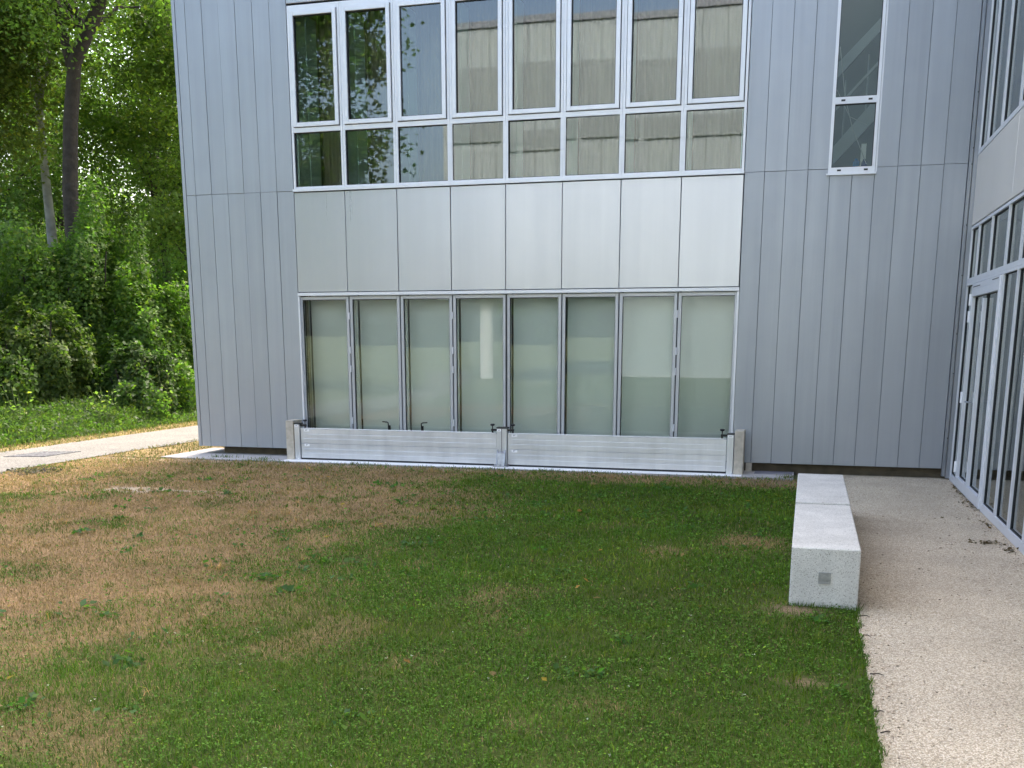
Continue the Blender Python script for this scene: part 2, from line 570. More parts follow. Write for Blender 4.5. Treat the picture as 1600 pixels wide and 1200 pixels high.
sl.box(XL+.21, XR+.6, FY+.285, FY+7.15, -.1, .0)
part(sl, 'floor_slab', 'interior')
iw = MB()
iw.box(XL+.21, -.25, FY+5, FY+5.1, .0, 3.0); iw.box(XL+.21, -.25, FY+5, FY+5.1, 3.45, 6.4)
iw.box(-.25, -.15, FY+.285, FY+6, .0, 6.4)
part(iw, 'partition', 'interior')
def plank_mesh(name, wdt, h, thick=.03, c=.002, gap=.0035, mats='cladding'):
    """chamfered cladding board, origin at its lower left front"""
    b = MB()
    x0, x1, z0, z1 = gap/2, wdt-gap/2, gap/2, h-gap/2
    b.v = [(x0, c, z0), (x1, c, z0), (x1, c, z1), (x0, c, z1), (x0+c, 0, z0+c), (x1-c, 0, z0+c), (x1-c, 0, z1-c), (x0+c, 0, z1-c),
           (x0, thick, z0), (x1, thick, z0), (x1, thick, z1), (x0, thick, z1)]
    b.f = [(4,5,6,7), (0,1,5,4), (1,2,6,5), (2,3,7,6), (3,0,4,7), (8,9,1,0), (9,10,2,1), (10,11,3,2), (11,8,0,3), (11,10,9,8)]
    b.mi = [0]*10
    return b.mesh(name, mats)
PW = .2460
pk_lo = plank_mesh('plank', PW, ZS-ZC); pk_up = plank_mesh('plank_tall', PW, 7.1-ZS)
tilt = lambda a: random.uniform(-a, a)
def plank(me, x, z):
    o = put(me, 'plank', (x, FY+random.uniform(-.0015, .0015), z), bld)
    o.rotation_euler = (tilt(.0012), 0, tilt(.010))
xx = XB[0]-.004
for k in range(6):
    xx -= PW
    plank(pk_lo, xx, ZC); plank(pk_up, xx, ZS)
le = xx-(XL+.05)
pe_lo = plank_mesh('plank_narrow', le, ZS-ZC); pe_up = plank_mesh('plank_narrow_tall', le, 7.1-ZS)
plank(pe_lo, XL+.05, ZC); plank(pe_up, XL+.05, ZS)
ct = MB(); ct.prism([(XL, FY-.004), (XL+.047, FY-.004), (XL+.047, FY+.03), (XL+.008, FY+.03), (XL+.008, FY+.3), (XL, FY+.3)], 'z', ZC, 7.1)
part(ct, 'corner_trim', 'cladding')
jx = [-.618+PW*k for k in range(0, 9)]            # joints right of the windows
edges = [XB[8]+.006]+jx+[XR]
for k in range(len(edges)-1):
    wd = edges[k+1]-edges[k]
    if abs(wd-PW) < .004: a, b = pk_lo, pk_up
    else: a, b = plank_mesh('plank_edge', wd, ZS-ZC), plank_mesh('plank_edge_tall', wd, 7.1-ZS)
    plank(a, edges[k], ZC)
    if not (edges[k] > .09 and edges[k+1] < .64): plank(b, edges[k], ZS)
up = MB(); up.box(XL, XR, FY+.001, FY+.034, 7.11, ZT); part(up, 'upper_wall', 'cladding')  # unseen upper storeys, made tall to block the sun from the lawn
# white spandrel panels, with a second band above the windows
pn = plank_mesh('panel', BW, ZS-ZB-.02, .03, .004, .006, 'white_panel')
pn2 = plank_mesh('panel_high', BW, 1.2, .03, .004, .006, 'white_panel')
for i in range(8):
    o = put(pn, 'panel', (XB[i], FY-.004, ZB), bld); o.rotation_euler = (tilt(.002), 0, tilt(.004))
    o = put(pn2, 'panel', (XB[i], FY-.004, 5.85), bld); o.rotation_euler = (tilt(.002), 0, tilt(.004))
ft = MB()
ft.box(XB[0]-.003, XB[8]+.003, FY-.03, FY+.03, ZS-.012, 3.588)          # drip sill under the windows
ft.box(XB[0]-.003, XB[8]+.003, FY-.012, FY+.03, 2.214, 2.254)           # door head trim
ft.box(XB[0]-.004, XB[0]+.018, FY-.006, FY+.03, .03, 2.21); ft.box(XB[8]-.018, XB[8]+.004, FY-.006, FY+.03, .03, 2.21)
part(ft, 'flashing', 'frame')
# --- the upper windows
def ring(b, x0, x1, z0, z1, t, y0, y1, tb=None, tt=None, mi=0):
    tb = t if tb is None else tb; tt = t if tt is None else tt
    b.box(x0, x0+t, y0, y1, z0, z1, mi); b.box(x1-t, x1, y0, y1, z0, z1, mi)
    b.box(x0+t, x1-t, y0, y1, z0, z0+tb, mi); b.box(x0+t, x1-t, y0, y1, z1-tt, z1, mi)
    return b
h = .032
f = MB(); ring(f, .001, BW-.001, 3.59, 5.828, h, 0, .07, .026, .07); f.box(h, BW-h, 0, .07, 4.293, 4.352)
frame_me = f.mesh('window_frame', 'frame', bevel=.002)
s = MB(); ring(s, h+.010, BW-h-.010, 4.360, 5.752, .052, -.022, .05)
sash_me = s.mesh('sash', 'frame', bevel=.003)
g = MB(); ring(g, h+.0625, BW-h-.0625, 4.4125, 5.6995, .008, -.004, .04); ring(g, h+.0005, BW-h-.0005, 3.6165, 4.2925, .007, .016, .05)
ring(g, h-.001, BW-h+.001, 4.353, 5.757, .010, .010, .05)
gask_me = g.mesh('gasket', 'gasket')
p = MB(); p.box(h+.06, BW-h-.06, .012, .018, 4.408, 5.702, 1, (2, 0)); pane_up = p.mesh('pane_tall', ['glass', 'clear'])
p = MB(); p.box(h, BW-h, .03, .036, 3.61, 4.295, 1, (2, 0)); pane_lo = p.mesh('pane_low', ['glass', 'clear'])
fn = MB(); fn.box(-.025, .025, .075, .40, 3.592, 5.826); fn.box(-.032, .032, .41, .72, 3.592, 5.826); fin_me = fn.mesh('fin', 'fin')
for i in range(8):
    wdw = put(frame_me, 'window', (XB[i], FY, 0), bld)
    put(sash_me, 'sash', (XB[i], FY, 0), wdw); put(gask_me, 'gasket', (XB[i], FY, 0), wdw)
    o = put(pane_up, 'pane', (XB[i], FY, 0), wdw); o.rotation_euler = (tilt(.004), 0, tilt(.006))
    o = put(pane_lo, 'pane', (XB[i], FY, 0), wdw); o.rotation_euler = (tilt(.004), 0, tilt(.006))
    put(fin_me, 'fin', (XB[i]+(.03 if i == 0 else 0), FY, 0), wdw)
put(fin_me, 'fin', (XB[8]-.03, FY, 0), wdw)
# --- folding glass doors
DY = FY+.028
t = .040
dw = BW-.008
f = MB(); ring(f, .007, BW-.007, .045, 2.203, t, 0, .06, .09, .042)
door_me = f.mesh('door', 'door_metal', bevel=.003)
g = MB(); ring(g, t+.003, BW-t-.003, .134, 2.162, .007, .004, .04)
dg_me = g.mesh('door_gasket', 'gasket')
p = MB(); p.box(t, BW-t, .018, .024, .13, 2.165, 1, (2, 0)); dp_me = p.mesh('door_pane', ['glass_door', 'clear'])
hd = MB()
hd.tube([(0, -.03, 0), (0, -.045, .005), (0, -.05, .07), (0, -.05, .085), (-.02, -.05, .095), (-.085, -.05, .10)], .008, 6)
hd.box(-.014, .014, -.03, 0, -.03, .05)
h_me = hd.mesh('handle', 'black_plastic')
hn = MB(); hn.tube([(0, -.012, 0), (0, -.012, .09)], .010, 8); hinge_me = hn.mesh('hinge', 'frame')
for i in range(8):
    d = put(door_me, 'door', (XB[i], DY, 0), bld)
    put(dg_me, 'gasket', (XB[i], DY, 0), d)
    o = put(dp_me, 'pane', (XB[i], DY, 0), d); o.rotation_euler = (tilt(.004), 0, tilt(.006))
    if i in (1, 2):
        o = put(h_me, 'handle', (XB[2]-.20 if i == 1 else XB[2]+.28, DY+.02, .44), d)
        if i == 2: o.scale = (-1, 1, 1)
    if i in (0, 2, 6):
        for z in (.5, 1.2, 1.45, 1.9): put(hinge_me, 'hinge', (XB[i+1] if i < 7 else XB[8], DY, z), d)
for i in range(1, 8):
    if i != 4:
        cg = MB(); cg.box(XB[i]-.0065, XB[i]+.0065, DY+.012, DY+.05, .045, 2.205); part(cg, 'seal', 'gasket')
cg = MB(); cg.box(XB[4]-.012, XB[4]+.012, DY-.004, DY+.05, .04, 2.205); part(cg, 'centre_seal', 'gasket')
db = MB(); db.box(XB[0], XB[8], FY+.02, FY+.12, -.01, .040); part(db, 'door_sill', 'frame')
# --- narrow stair window
SX0, SX1 = .098, .612
f = MB(); ring(f, SX0, SX1, 3.512, 6.6, .034, FY-.012, FY+.07, .066, .05); f.box(SX0+.034, SX1-.034, FY-.012, FY+.07, 4.262, 4.336)
f.box(SX0-.02, SX1+.016, FY-.035, FY+.03, 3.492, 3.511)
f.box(SX1+.004, SX1+.022, FY-.006, FY+.03, 3.515, 6.6)
stw = part(f, 'stair_window', 'frame')
g = MB(); ring(g, SX0+.035, SX1-.035, 3.579, 4.261, .007, FY+.002, FY+.05); ring(g, SX0+.035, SX1-.035, 4.337, 6.54, .007, FY+.002, FY+.05)
part(g, 'gasket', 'gasket', parent=stw)
for z0, z1 in ((3.575, 4.264), (4.334, 6.55)):
    p = MB(); p.box(SX0+.034, SX1-.034, FY+.02, FY+.026, z0, z1, 1, (2, 0)); part(p, 'pane', ['glass', 'clear'], parent=stw)
for z in (3.545, 4.30):
    for x in (SX0+.12, SX1-.10):
        p = MB(); p.box(x-.022, x+.022, FY-.016, FY-.0125, z-.010, z+.010); part(p, 'drain_slot', 'gasket', parent=stw)
st = MB()
st.prism([(-.14, 3.62), (-.14, 3.42), (1.58, 5.3), (1.58, 5.62)], 'y', FY+.9, FY+.96)
st.prism([(-.14, 4.62), (-.14, 4.42), (1.58, 6.3), (1.58, 6.38)], 'y', FY+.9, FY+.94)
st.prism([(-.14, 4.10), (-.14, 4.06), (1.58, 5.9), (1.58, 5.95)], 'y', FY+.9, FY+.94)
for k in range(7): st.tube([(.0+.25*k, FY+.93, 3.8+.27*k), (.0+.25*k, FY+.93, 4.45+.27*k)], .012, 6)
part(st, 'staircase', 'stair_steel')
sb = MB(); sb.box(-.145, 2.2, FY+1.5, FY+1.6, .0, 6.4); part(sb, 'stair_wall', 'stair_paint')
cb = MB(); cb.tube([(.15, FY+.12, 4.9), (.24, FY+.12, 4.35), (.34, FY+.12, 4.02), (.52, FY+.12, 3.62)], .005, 5)
cb.tube([(.14, FY+.13, 4.45), (.30, FY+.13, 4.15), (.50, FY+.13, 4.05)], .004, 5)
tag(cb.build('cable', 'cable'), 'thin pale cable hanging inside the narrow stair window', 'cable')
for lab, mt, x, r_, hh in (('blue plastic bottle on the ledge inside the narrow stair window', 'blue_plastic', .405, .035, .13), ('dark navy bottle beside the blue one inside the stair window', 'navy_plastic', .495, .032, .12)):
    b = MB(); b.tube([(x, FY+.16, 3.53), (x, FY+.16, 3.56+hh*.75), (x, FY+.16, 3.56+hh*.9), (x, FY+.16, 3.56+hh)], [r_, r_, r_*.5, r_*.45], 12)
    tag(b.build('bottle', mt, smooth=False), lab, 'bottle', 'bottles on the stair window ledge')
b = MB(); b.box(.452, .512, FY+.20, FY+.24, 3.53, 3.86); tag(b.build('box', 'white_paint', bevel=.004), 'small upright white carton on the ledge inside the stair window', 'box')
lg = MB(); lg.box(.0, .9, FY+.08, FY+.30, 3.495, 3.529); part(lg, 'ledge', 'interior')

# --- curtains upstairs, white blinds downstairs
def curtain(x0, x1, y, z0, z1, amp, folds, seed):
    r2 = np.random.default_rng(seed)
    n = folds*8+1
    u = np.linspace(0, 1, n)
    ph = np.cumsum(r2.uniform(.6, 1.4, n)); ph = ph/ph[-1]*folds*2*np.pi
    yy = y+amp*np.sin(ph)*r2.uniform(.7, 1.1, n)
    X = x0+(x1-x0)*u
    zz = np.linspace(z0, z1, 4)
    V = np.array([(X[i], yy[i]+.006*np.sin(3*z+i), z) for z in zz for i in range(n)])
    ii = (np.arange(3)[:, None]*n+np.arange(n-1)[None, :]).ravel()
    return np_mesh('curtain', V, np.stack([ii, ii+1, ii+n+1, ii+n], 1), 'curtain', None, True)
for i in range(8):
    o = link('curtain', curtain(XB[i]+.02, XB[i+1]+.03, FY+.85, 3.46, 6.38, .025, 7, 40+i))
    so = o.modifiers.new('thickness', 'SOLIDIFY'); so.thickness = .004
    tag(o, 'pleated beige curtain hanging inside the upper windows', 'curtain', 'curtains behind the upper window strip')
bl = MB(); bl.box(.014, BW-.014, 0, .02, .01, 2.9); bl_me = bl.mesh('blind', 'blind', bevel=.003)
for i in range(-1, 9):
    o = link('blind', bl_me, None, (X0+i*BW-.01, FY+.36+random.uniform(-.01, .01), 0))
    tag(o, 'tall white interior panel standing behind the folding glass doors', 'blind', 'white panels behind the folding doors')
jb = MB(); jb.box(XB[0]-.06, XB[0]-.03, FY+.10, FY+.36, 0, 3.0); part(jb, 'door_reveal', 'stone_post')

# ------------------------------------------------------------------ the glazed wing on the right
WX = 1.6875
wing = thing('building', 'glazed wing with white framed windows and a glass door beside the gravel pavement', 'building', (WX, 5, 0))
WY = [13.20, 12.56, 11.70, 10.76, 10.03, 9.36, 8.70, 8.03, 7.36, 6.69, 6.02, 5.35, 4.68]
def wpart(mb, name, mats, **k): return part(mb, name, mats, parent=k.pop('parent', wing), **k)
# corner trim between the two facades
tr = MB()
tr.box(1.604, 1.640, FY-.040, FY+.03, .05, 7.1); tr.box(1.645, 1.700, FY-.065, FY+.03, .03, 7.1); tr.box(1.618, 1.628, FY-.052, FY-.041, .06, 7.1)
trim = wpart(tr, 'corner_trim', 'trim')
for z in (.5, 1.25, 1.7, 2.35, 2.9, 3.55, 3.72, 4.3):
    c = MB(); c.tube([(1.633, FY-.046, z), (1.633, FY-.038, z)], .008, 6); wpart(c, 'screw', 'gasket', parent=trim)
# spandrels
sp = plank_mesh('spandrel', 2.44, 3.635-2.885, .03, .004, .005, 'wing_panel')
def wall_panel(me, y1, z, name='panel'):
    o = put(me, name, (WX, y1, z), wing); o.rotation_euler = (0, 0, R(-90)); return o
yy = 13.13
for k in range(4): wall_panel(sp, yy-2.44*k, 2.885)
sp2 = plank_mesh('spandrel_high', 2.44, 1.2, .03, .004, .005, 'wing_panel')
for k in range(4): wall_panel(sp2, yy-2.44*k, 5.86)
cw = MB()
cw.box(WX+.035, WX+.25, 4.0, 13.19, 2.90, 3.62); cw.box(WX+.035, WX+.25, 4.0, 13.19, 5.87, ZT)
cw.box(WX+.001, WX+.034, 4.0, 13.19, 7.07, ZT)
wpart(cw, 'core_wall', 'wall_render')
rf = MB(); rf.box(WX-.01, WX+14, 3.9, 13.17, ZT, ZT+.2); rf.box(WX+.002, WX+14, 3.9, 3.99, 0, ZT); rf.box(WX+13.8, WX+14, 4, 20.6, 0, ZT); rf.box(1.63, WX+14, FY+7.2, FY+7.5, 0, ZT); wpart(rf, 'shell', 'wall_render')
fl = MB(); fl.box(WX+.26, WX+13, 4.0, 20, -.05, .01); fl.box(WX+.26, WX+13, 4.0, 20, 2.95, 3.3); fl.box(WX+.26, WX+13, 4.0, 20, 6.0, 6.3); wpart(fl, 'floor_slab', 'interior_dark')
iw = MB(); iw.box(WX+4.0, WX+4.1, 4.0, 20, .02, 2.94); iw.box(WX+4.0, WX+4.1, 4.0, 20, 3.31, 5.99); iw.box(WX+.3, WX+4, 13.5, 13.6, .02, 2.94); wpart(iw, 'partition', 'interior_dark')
# framed bays: lower glazing with transom lights, upper windows
def wbox(b, y0, y1, z0, z1, d0=0., d1=.07, mi=0, front=None): return b.box(WX+d0, WX+d1, y0, y1, z0, z1, mi, front)
def wring(b, y0, y1, z0, z1, t, d0=0., d1=.07, tb=None):
    tb = t if tb is None else tb
    wbox(b, y0, y0+t, z0, z1, d0, d1); wbox(b, y1-t, y1, z0, z1, d0, d1)
    wbox(b, y0+t, y1-t, z0, z0+tb, d0, d1); wbox(b, y0+t, y1-t, z1-t, z1, d0, d1)
    return b
def wpane(parent, y0, y1, z0, z1, d=.03):
    g = MB(); wring(g, y0+.001, y1-.001, z0+.001, z1-.001, .006, d-.012, d+.01); wpart(g, 'gasket', 'gasket', parent=parent)
    p = MB(); wbox(p, y0, y1, z0, z1, d, d+.006, 1, (5, 0)); wpart(p, 'pane', ['glass_wing', 'clear'], parent=parent)
th = .03
for k in range(len(WY)-1):
    y1, y0 = WY[k]-(.07 if k == 0 else 0), WY[k+1]
    # transom light
    f = MB(); wring(f, y0, y1, 2.262, 2.872, th, tb=.045)
    o = wpart(f, 'window', 'frame'); wpane(o, y0+th, y1-th, 2.307, 2.842)
    # upper window
    f = MB(); wring(f, y0, y1, 3.64, 5.84, th, tb=.05)
    o = wpart(f, 'window', 'frame'); wpane(o, y0+th, y1-th, 3.69, 5.81)
    # lower light
    if k not in (1, 2):
        f = MB(); wring(f, y0, y1, .015, 2.260, th, tb=.075)
        o = wpart(f, 'window', 'frame'); wpane(o, y0+th, y1-th, .09, 2.230)
# the door: two lights under one header
f = MB()
y0, y1 = WY[3], WY[1]
wbox(f, y0, y0+.03, .015, 2.26); wbox(f, y1-.03, y1, .015, 2.26); wbox(f, y0+.03, y1-.03, 2.235, 2.26)
jamb = wpart(f, 'door_frame', 'frame')
f = MB(); wring(f, y0+.036, y1-.036, .025, 2.225, .055, -.018, .05, tb=.11); wbox(f, WY[2]-.03, WY[2]+.03, .135, 2.05, -.018, .05); wbox(f, y0+.091, y1-.091, 2.09, 2.17, -.018, .05)
door = wpart(f, 'door', 'frame', bevel=.003)
wpane(door, y0+.091, WY[2]-.03, .135, 2.09); wpane(door, WY[2]+.03, y1-.091, .135, 2.09)
for yv0, yv1, z in ((y1-.6, y1-.12, 2.185), (y0+.1, y0+.45, 2.2)):
    c = MB(); wbox(c, yv0, yv1, z, z+.008, -.021, -.0185); wpart(c, 'closer_slot', 'gasket', parent=door)
for z in (.18, .95, 1.82, 2.0):
    c = MB(); c.tube([(WX-.026, y1-.033, z), (WX-.026, y1-.033, z+.12)], .014, 8); wpart(c, 'hinge', 'white_paint', parent=door)
c = MB(); c.tube([(WX-.026, WY[2]+.06, 1.0), (WX-.07, WY[2]+.06, 1.0), (WX-.07, WY[2]+.18, 1.0)], .009, 8); wpart(c, 'handle', 'trim', parent=door)
bs = MB(); wbox(bs, 4, 13.13, -.02, .013, .012, .2); wpart(bs, 'base_seal', 'gasket')

# ------------------------------------------------------------------ flood barrier
BY = 12.885
bar = thing('flood_barrier', 'aluminium flood barrier of stacked boards standing across the folding glass doors', 'barrier', (-3.75, BY, .026))
def bpart(mb, name, mats, parent=bar, **k): return part(mb, name, mats, parent=parent, **k)
spans = ((-6.612, -3.825), (-3.672, -.900))
for (a, b) in spans:
    for r_ in range(2):
        z0 = .052+r_*.199
        z1 = z0+.195
        # hollow board with shallow grooves
        prof = [(0, z0), (0, z0+.062), (.0018, z0+.065), (.0018, z0+.069), (0, z0+.072), (0, z0+.124), (.0018, z0+.127), (.0018, z0+.131), (0, z0+.134), (0, z1-.004), (.004, z1), (.046, z1), (.05, z1-.004), (.05, z0)]
        o = MB().prism([(BY+p_[0], p_[1]) for p_ in prof], 'x', a, b)
        brd = bpart(o, 'board', 'aluminium')
        c = MB(); c.box(a+.05, a+.125, BY-.0012, BY+.0005, z1-.036, z1-.005)
        stk = bpart(c, 'sticker', 'label', parent=brd)
        for q in range(2):
            c = MB(); c.box(a+.068, a+.10-.012*q, BY-.0020, BY-.0014, z1-.016-.009*q, z1-.012-.009*q); bpart(c, 'print', 'ink', parent=brd)
    c = MB(); c.box(a-.01, b+.01, BY+.006, BY+.046, .027, .0515); bpart(c, 'bottom_seal', 'gasket')
    c = MB(); c.box(a+.004, b-.004, BY-.002, BY+.052, .4475, .4555); bpart(c, 'top_rail', 'white_paint')
def post(x0, x1, z1):
    m_ = MB(); m_.prism([(x0, BY-.022), (x1, BY-.022), (x1, BY+.09), (x0, BY+.09)], 'z', .027, z1)
    return bpart(m_, 'post', 'aluminium', bevel=.004)
pL = post(-6.700, -6.622, .505); pR = post(-.890, -.812, .505)
pM = post(-3.815, -3.682, .515)
c = MB(); c.box(-3.752, -3.745, BY-.0245, BY-.0225, .03, .512); bpart(c, 'groove', 'gasket', parent=pM)
for x0, x1 in ((-6.704, -6.618), (-.894, -.808), (-3.819, -3.678)):
    c = MB(); c.box(x0, x1, BY-.026, BY+.094, .5055 if x0 != -3.819 else .5155, .520 if x0 != -3.819 else .530); bpart(c, 'cap', 'black_plastic', parent={-6.704: pL, -.894: pR}.get(x0, pM))
for x0, x1, z, pp in ((-.885, -.818, .468, pR), (-3.811, -3.758, .478, pM), (-6.69, -6.635, .476, pL)):
    c = MB(); c.box(x0, x1, BY-.0245, BY-.0225, z, z+.028); bpart(c, 'sticker', 'label', parent=pp)
    c = MB(); c.box(x0+.012, x1-.014, BY-.0262, BY-.0250, z+.011, z+.016); bpart(c, 'print', 'ink', parent=pp)
# middle post foot: plate, gussets, bolts
ft = MB()
ft.box(-3.84, -3.655, BY-.11, BY+.12, .0265, .040)
for x in (-3.80, -3.70): ft.prism([(BY-.105, .0405), (BY-.0225, .0405), (BY-.0225, .245), (BY-.04, .245)], 'x', x-.008, x+.008)
ft.prism([(BY-.09, .0405), (BY-.0225, .0405), (BY-.0225, .22), (BY-.055, .20)], 'x', -3.791, -3.709)
foot = bpart(ft, 'foot', 'galvanised')
for x in (-3.825, -3.75, -3.672):
    c = MB(); c.tube([(x, BY-.085, .040), (x, BY-.085, .062)], .011, 6); bpart(c, 'bolt', 'galvanised', parent=foot)
c = MB(); c.tube([(-3.745, BY-.066, .20), (-3.742, BY-.06, .26)], .008, 6); bpart(c, 'pin', 'galvanised', parent=foot)
# clamps with T-shaped knobs
for x, sgn in ((-6.625, 1), (-3.815, -1), (-3.682, 1), (-.888, -1)):
    z = .492
    c = MB(); c.box(min(x, x+sgn*.085), max(x, x+sgn*.085), BY+.008, BY+.036, z-.013, z+.013)
    c.tube([(x+sgn*.07, BY+.022, .452), (x+sgn*.07, BY+.022, z-.01)], .012, 8)
    cl = bpart(c, 'clamp', 'black_plastic')
    c = MB(); c.tube([(x+sgn*.07, BY+.022, z+.012), (x+sgn*.07, BY+.022, z+.05)], .007, 8)
    c.tube([(x+sgn*.07, BY+.022, z+.050), (x+sgn*.07, BY+.022, z+.056), (x+sgn*.07, BY+.022, z+.068), (x+sgn*.07, BY+.022, z+.078)], [.012, .026, .030, .024], 10)
    bpart(c, 'knob', 'black_plastic', parent=cl)
# white threshold in front
th_ = MB(); th_.prism([(-6.83, 12.64), (-.70, 12.66), (-.70, 13.14), (-6.79, 13.12)], 'z', .0, .0262)
thr = th_.build('threshold', 'sill'); tag(thr, kind='structure')
# stone end posts
for x0, x1, lab in ((-6.820, -6.708, 'short beige stone post at the barrier end nearer the footpath and trees'), (-.802, -.690, 'short beige stone post at the barrier end nearer the concrete benches')):
    c = MB(); c.box(x0, x1, BY-.035, BY+.235, .0265, .555)
    tag(c.build('stone_post', 'stone_post', bevel=.005), lab, 'post', 'stone posts at the barrier ends')
    
c = MB(); c.box(-.675, -.60, 13.19, 13.29, .02, .132); bp_ = part(c, 'pier', 'stone_post')
c = MB(); c.box(-.56, -.105, 12.98, 13.28, .020, .031); tag(c.build('paving_slab', 'slate', bevel=.003), 'flat purple grey slate slab beside the barrier post', 'slab')

# ------------------------------------------------------------------ benches
def bench(y0, y1, lab, dz=0.):
    b = MB(); b.box(-.0305, .379, y0, y1, -.02, .39+dz)
    o = b.mesh('concrete_bench', 'concrete', bevel=.007)
    q = thing('concrete_bench', lab, 'bench', (.174, (y0+y1)/2, 0), 'concrete block benches')
    body = link('block', o, q); body.location = -q.location
    return q
b1 = bench(6.519, 8.310, 'pale concrete block bench with a small square plate on its end face')
b2 = bench(8.340, 10.151, 'pale concrete block bench with plain ends, the one nearer the metal building', .009)
c = MB(); ring(c, .138, .212, .166, .240, .010, 6.512, 6.53); c.box(.148, .202, 6.516, 6.53, .176, .230)
pt_ = part(c, 'plate', 'galvanised', parent=b1)
c = MB(); c.tube([(.175, 6.5155, .203), (.175, 6.511, .203)], .017, 12); part(c, 'disc', 'galvanised', parent=pt_)

# ------------------------------------------------------------------ things on the path
c = MB()
c.prism([(-10.80, 12.05), (-10.25, 12.22), (-10.22, 12.95), (-10.76, 12.78)], 'z', .012, .030)
tag(c.build('drain_cover', 'drain', bevel=.002), 'dark flat drain cover set into the pale footpath', 'drain cover')

# ------------------------------------------------------------------ opposite building, seen in the glass
opp = thing('building', 'white cladded block on a round column, seen only mirrored in the windows', 'building', (-3, -15, 0))
c = MB(); c.box(-14.6, 9, -27, -15, 3.3, 13.4); part(c, 'upper_wall', 'wall_render', parent=opp)
c = MB(); c.box(-.6, 3.0, -15.5, -14.88, 7.0, 13.3); part(c, 'stair_reflection_panel', 'reflection_panel_blue', parent=opp)  # added panel, invented to keep the mirrored view in the stair window dark
c = MB(); c.box(-7.0, 9, -26.5, -14.95, .12, 3.28); part(c, 'lower_wall', 'opposite', parent=opp)
c = MB(); c.box(-7.05, 9, -26.5, -14.9, -.02, .115); part(c, 'plinth', 'wall_render', parent=opp)
c = MB(); c.tube([(-12.7, -15.6, 0), (-12.7, -15.6, 3.29)], .28, 20); part(c, 'column', 'white_paint', parent=opp)
c = MB(); c.box(-14.7, 9.1, -27.1, -14.9, 13.405, 13.65); part(c, 'parapet', 'trim', parent=opp)
op = plank_mesh('cladding_sheet', .9, 10.05, .04, .01, .02, 'opposite')
for k in range(26):
    o = put(op, 'panel', (-14.6+.9*(k+1), -14.95, 3.33), opp); o.rotation_euler = (0, 0, math.pi)
for k in range(5):
    x = -13.9+2.4*k
    c = MB(); c.box(x, x+2.2, -14.93, -14.90, 9.0, 9.75); part(c, 'window', 'screen', parent=opp)
    c = MB(); c.box(x-.1+.25*(k % 2), x+2.2, -14.93, -14.90, 10.3, 12.0); part(c, 'screen', 'screen', parent=opp)

# ------------------------------------------------------------------ vegetation
def leaves(P, size, col, nrm=None, flat=.5, r=rng, droop=0.):
    """folded rhombic leaves at P (n,3); returns verts, faces, face colours"""
    n = len(P)
    sz = size*r.uniform(.6, 1.35, n)[:, None]
    a = r.normal(size=(n, 3))
    if nrm is not None: 
        N = nrm*flat+r.normal(size=(n, 3))*.45
    else:
        N = r.normal(size=(n, 3))*.6; N[:, 2] += flat
    N /= np.linalg.norm(N, axis=1)[:, None]+1e-9
    T = a-(a*N).sum(1)[:, None]*N
    T[:, 2] -= droop
    T -= (T*N).sum(1)[:, None]*N
    T /= np.linalg.norm(T, axis=1)[:, None]+1e-9
    B = np.cross(N, T)
    w_ = sz*.36
    v0 = P; v1 = P+T*sz*.45+B*w_+N*sz*.08; v2 = P+T*sz; v3 = P+T*sz*.45-B*w_+N*sz*.08
    V = np.stack([v0, v1, v2, v3], 1).reshape(-1, 3)
    i4 = np.arange(n)*4
    F = np.stack([np.stack([i4, i4+1, i4+2], 1), np.stack([i4, i4+2, i4+3], 1)], 1).reshape(-1, 3)
    C = np.repeat(col, 2, axis=0)
    return V, F, C
def leaf_cols(n, base, var=.25, yellow=.1, r=rng):
    c = np.array(base)[None, :]*r.uniform(1-var, 1+var, n)[:, None]
    yl = (r.random(n) < yellow)[:, None]
    return np.where(yl, c*np.array([1.7, 1.35, .9]), c)
def clumped(n, centre, radii, nclump, spread, r, zmin=None, shell=.35):
    """points in uneven clumps through an ellipsoid"""
    d = r.normal(size=(nclump, 3)); d /= np.linalg.norm(d, axis=1)[:, None]
    rad = (shell+(1-shell)*r.random(nclump)**.6)*r.uniform(.8, 1.12, nclump)
    cc = d*rad[:, None]*np.array(radii)+np.array(centre)
    wgt = r.uniform(.4, 1.6, nclump); wgt /= wgt.sum()
    k = r.choice(nclump, n, p=wgt)
    P = cc[k]+r.normal(size=(n, 3))*spread*r.uniform(.5, 1.3, nclump)[k][:, None]*np.array([1, 1, .62])
    if zmin is not None: P[:, 2] = np.maximum(P[:, 2], zmin+r.random(n)*.6)
    return P, cc, k
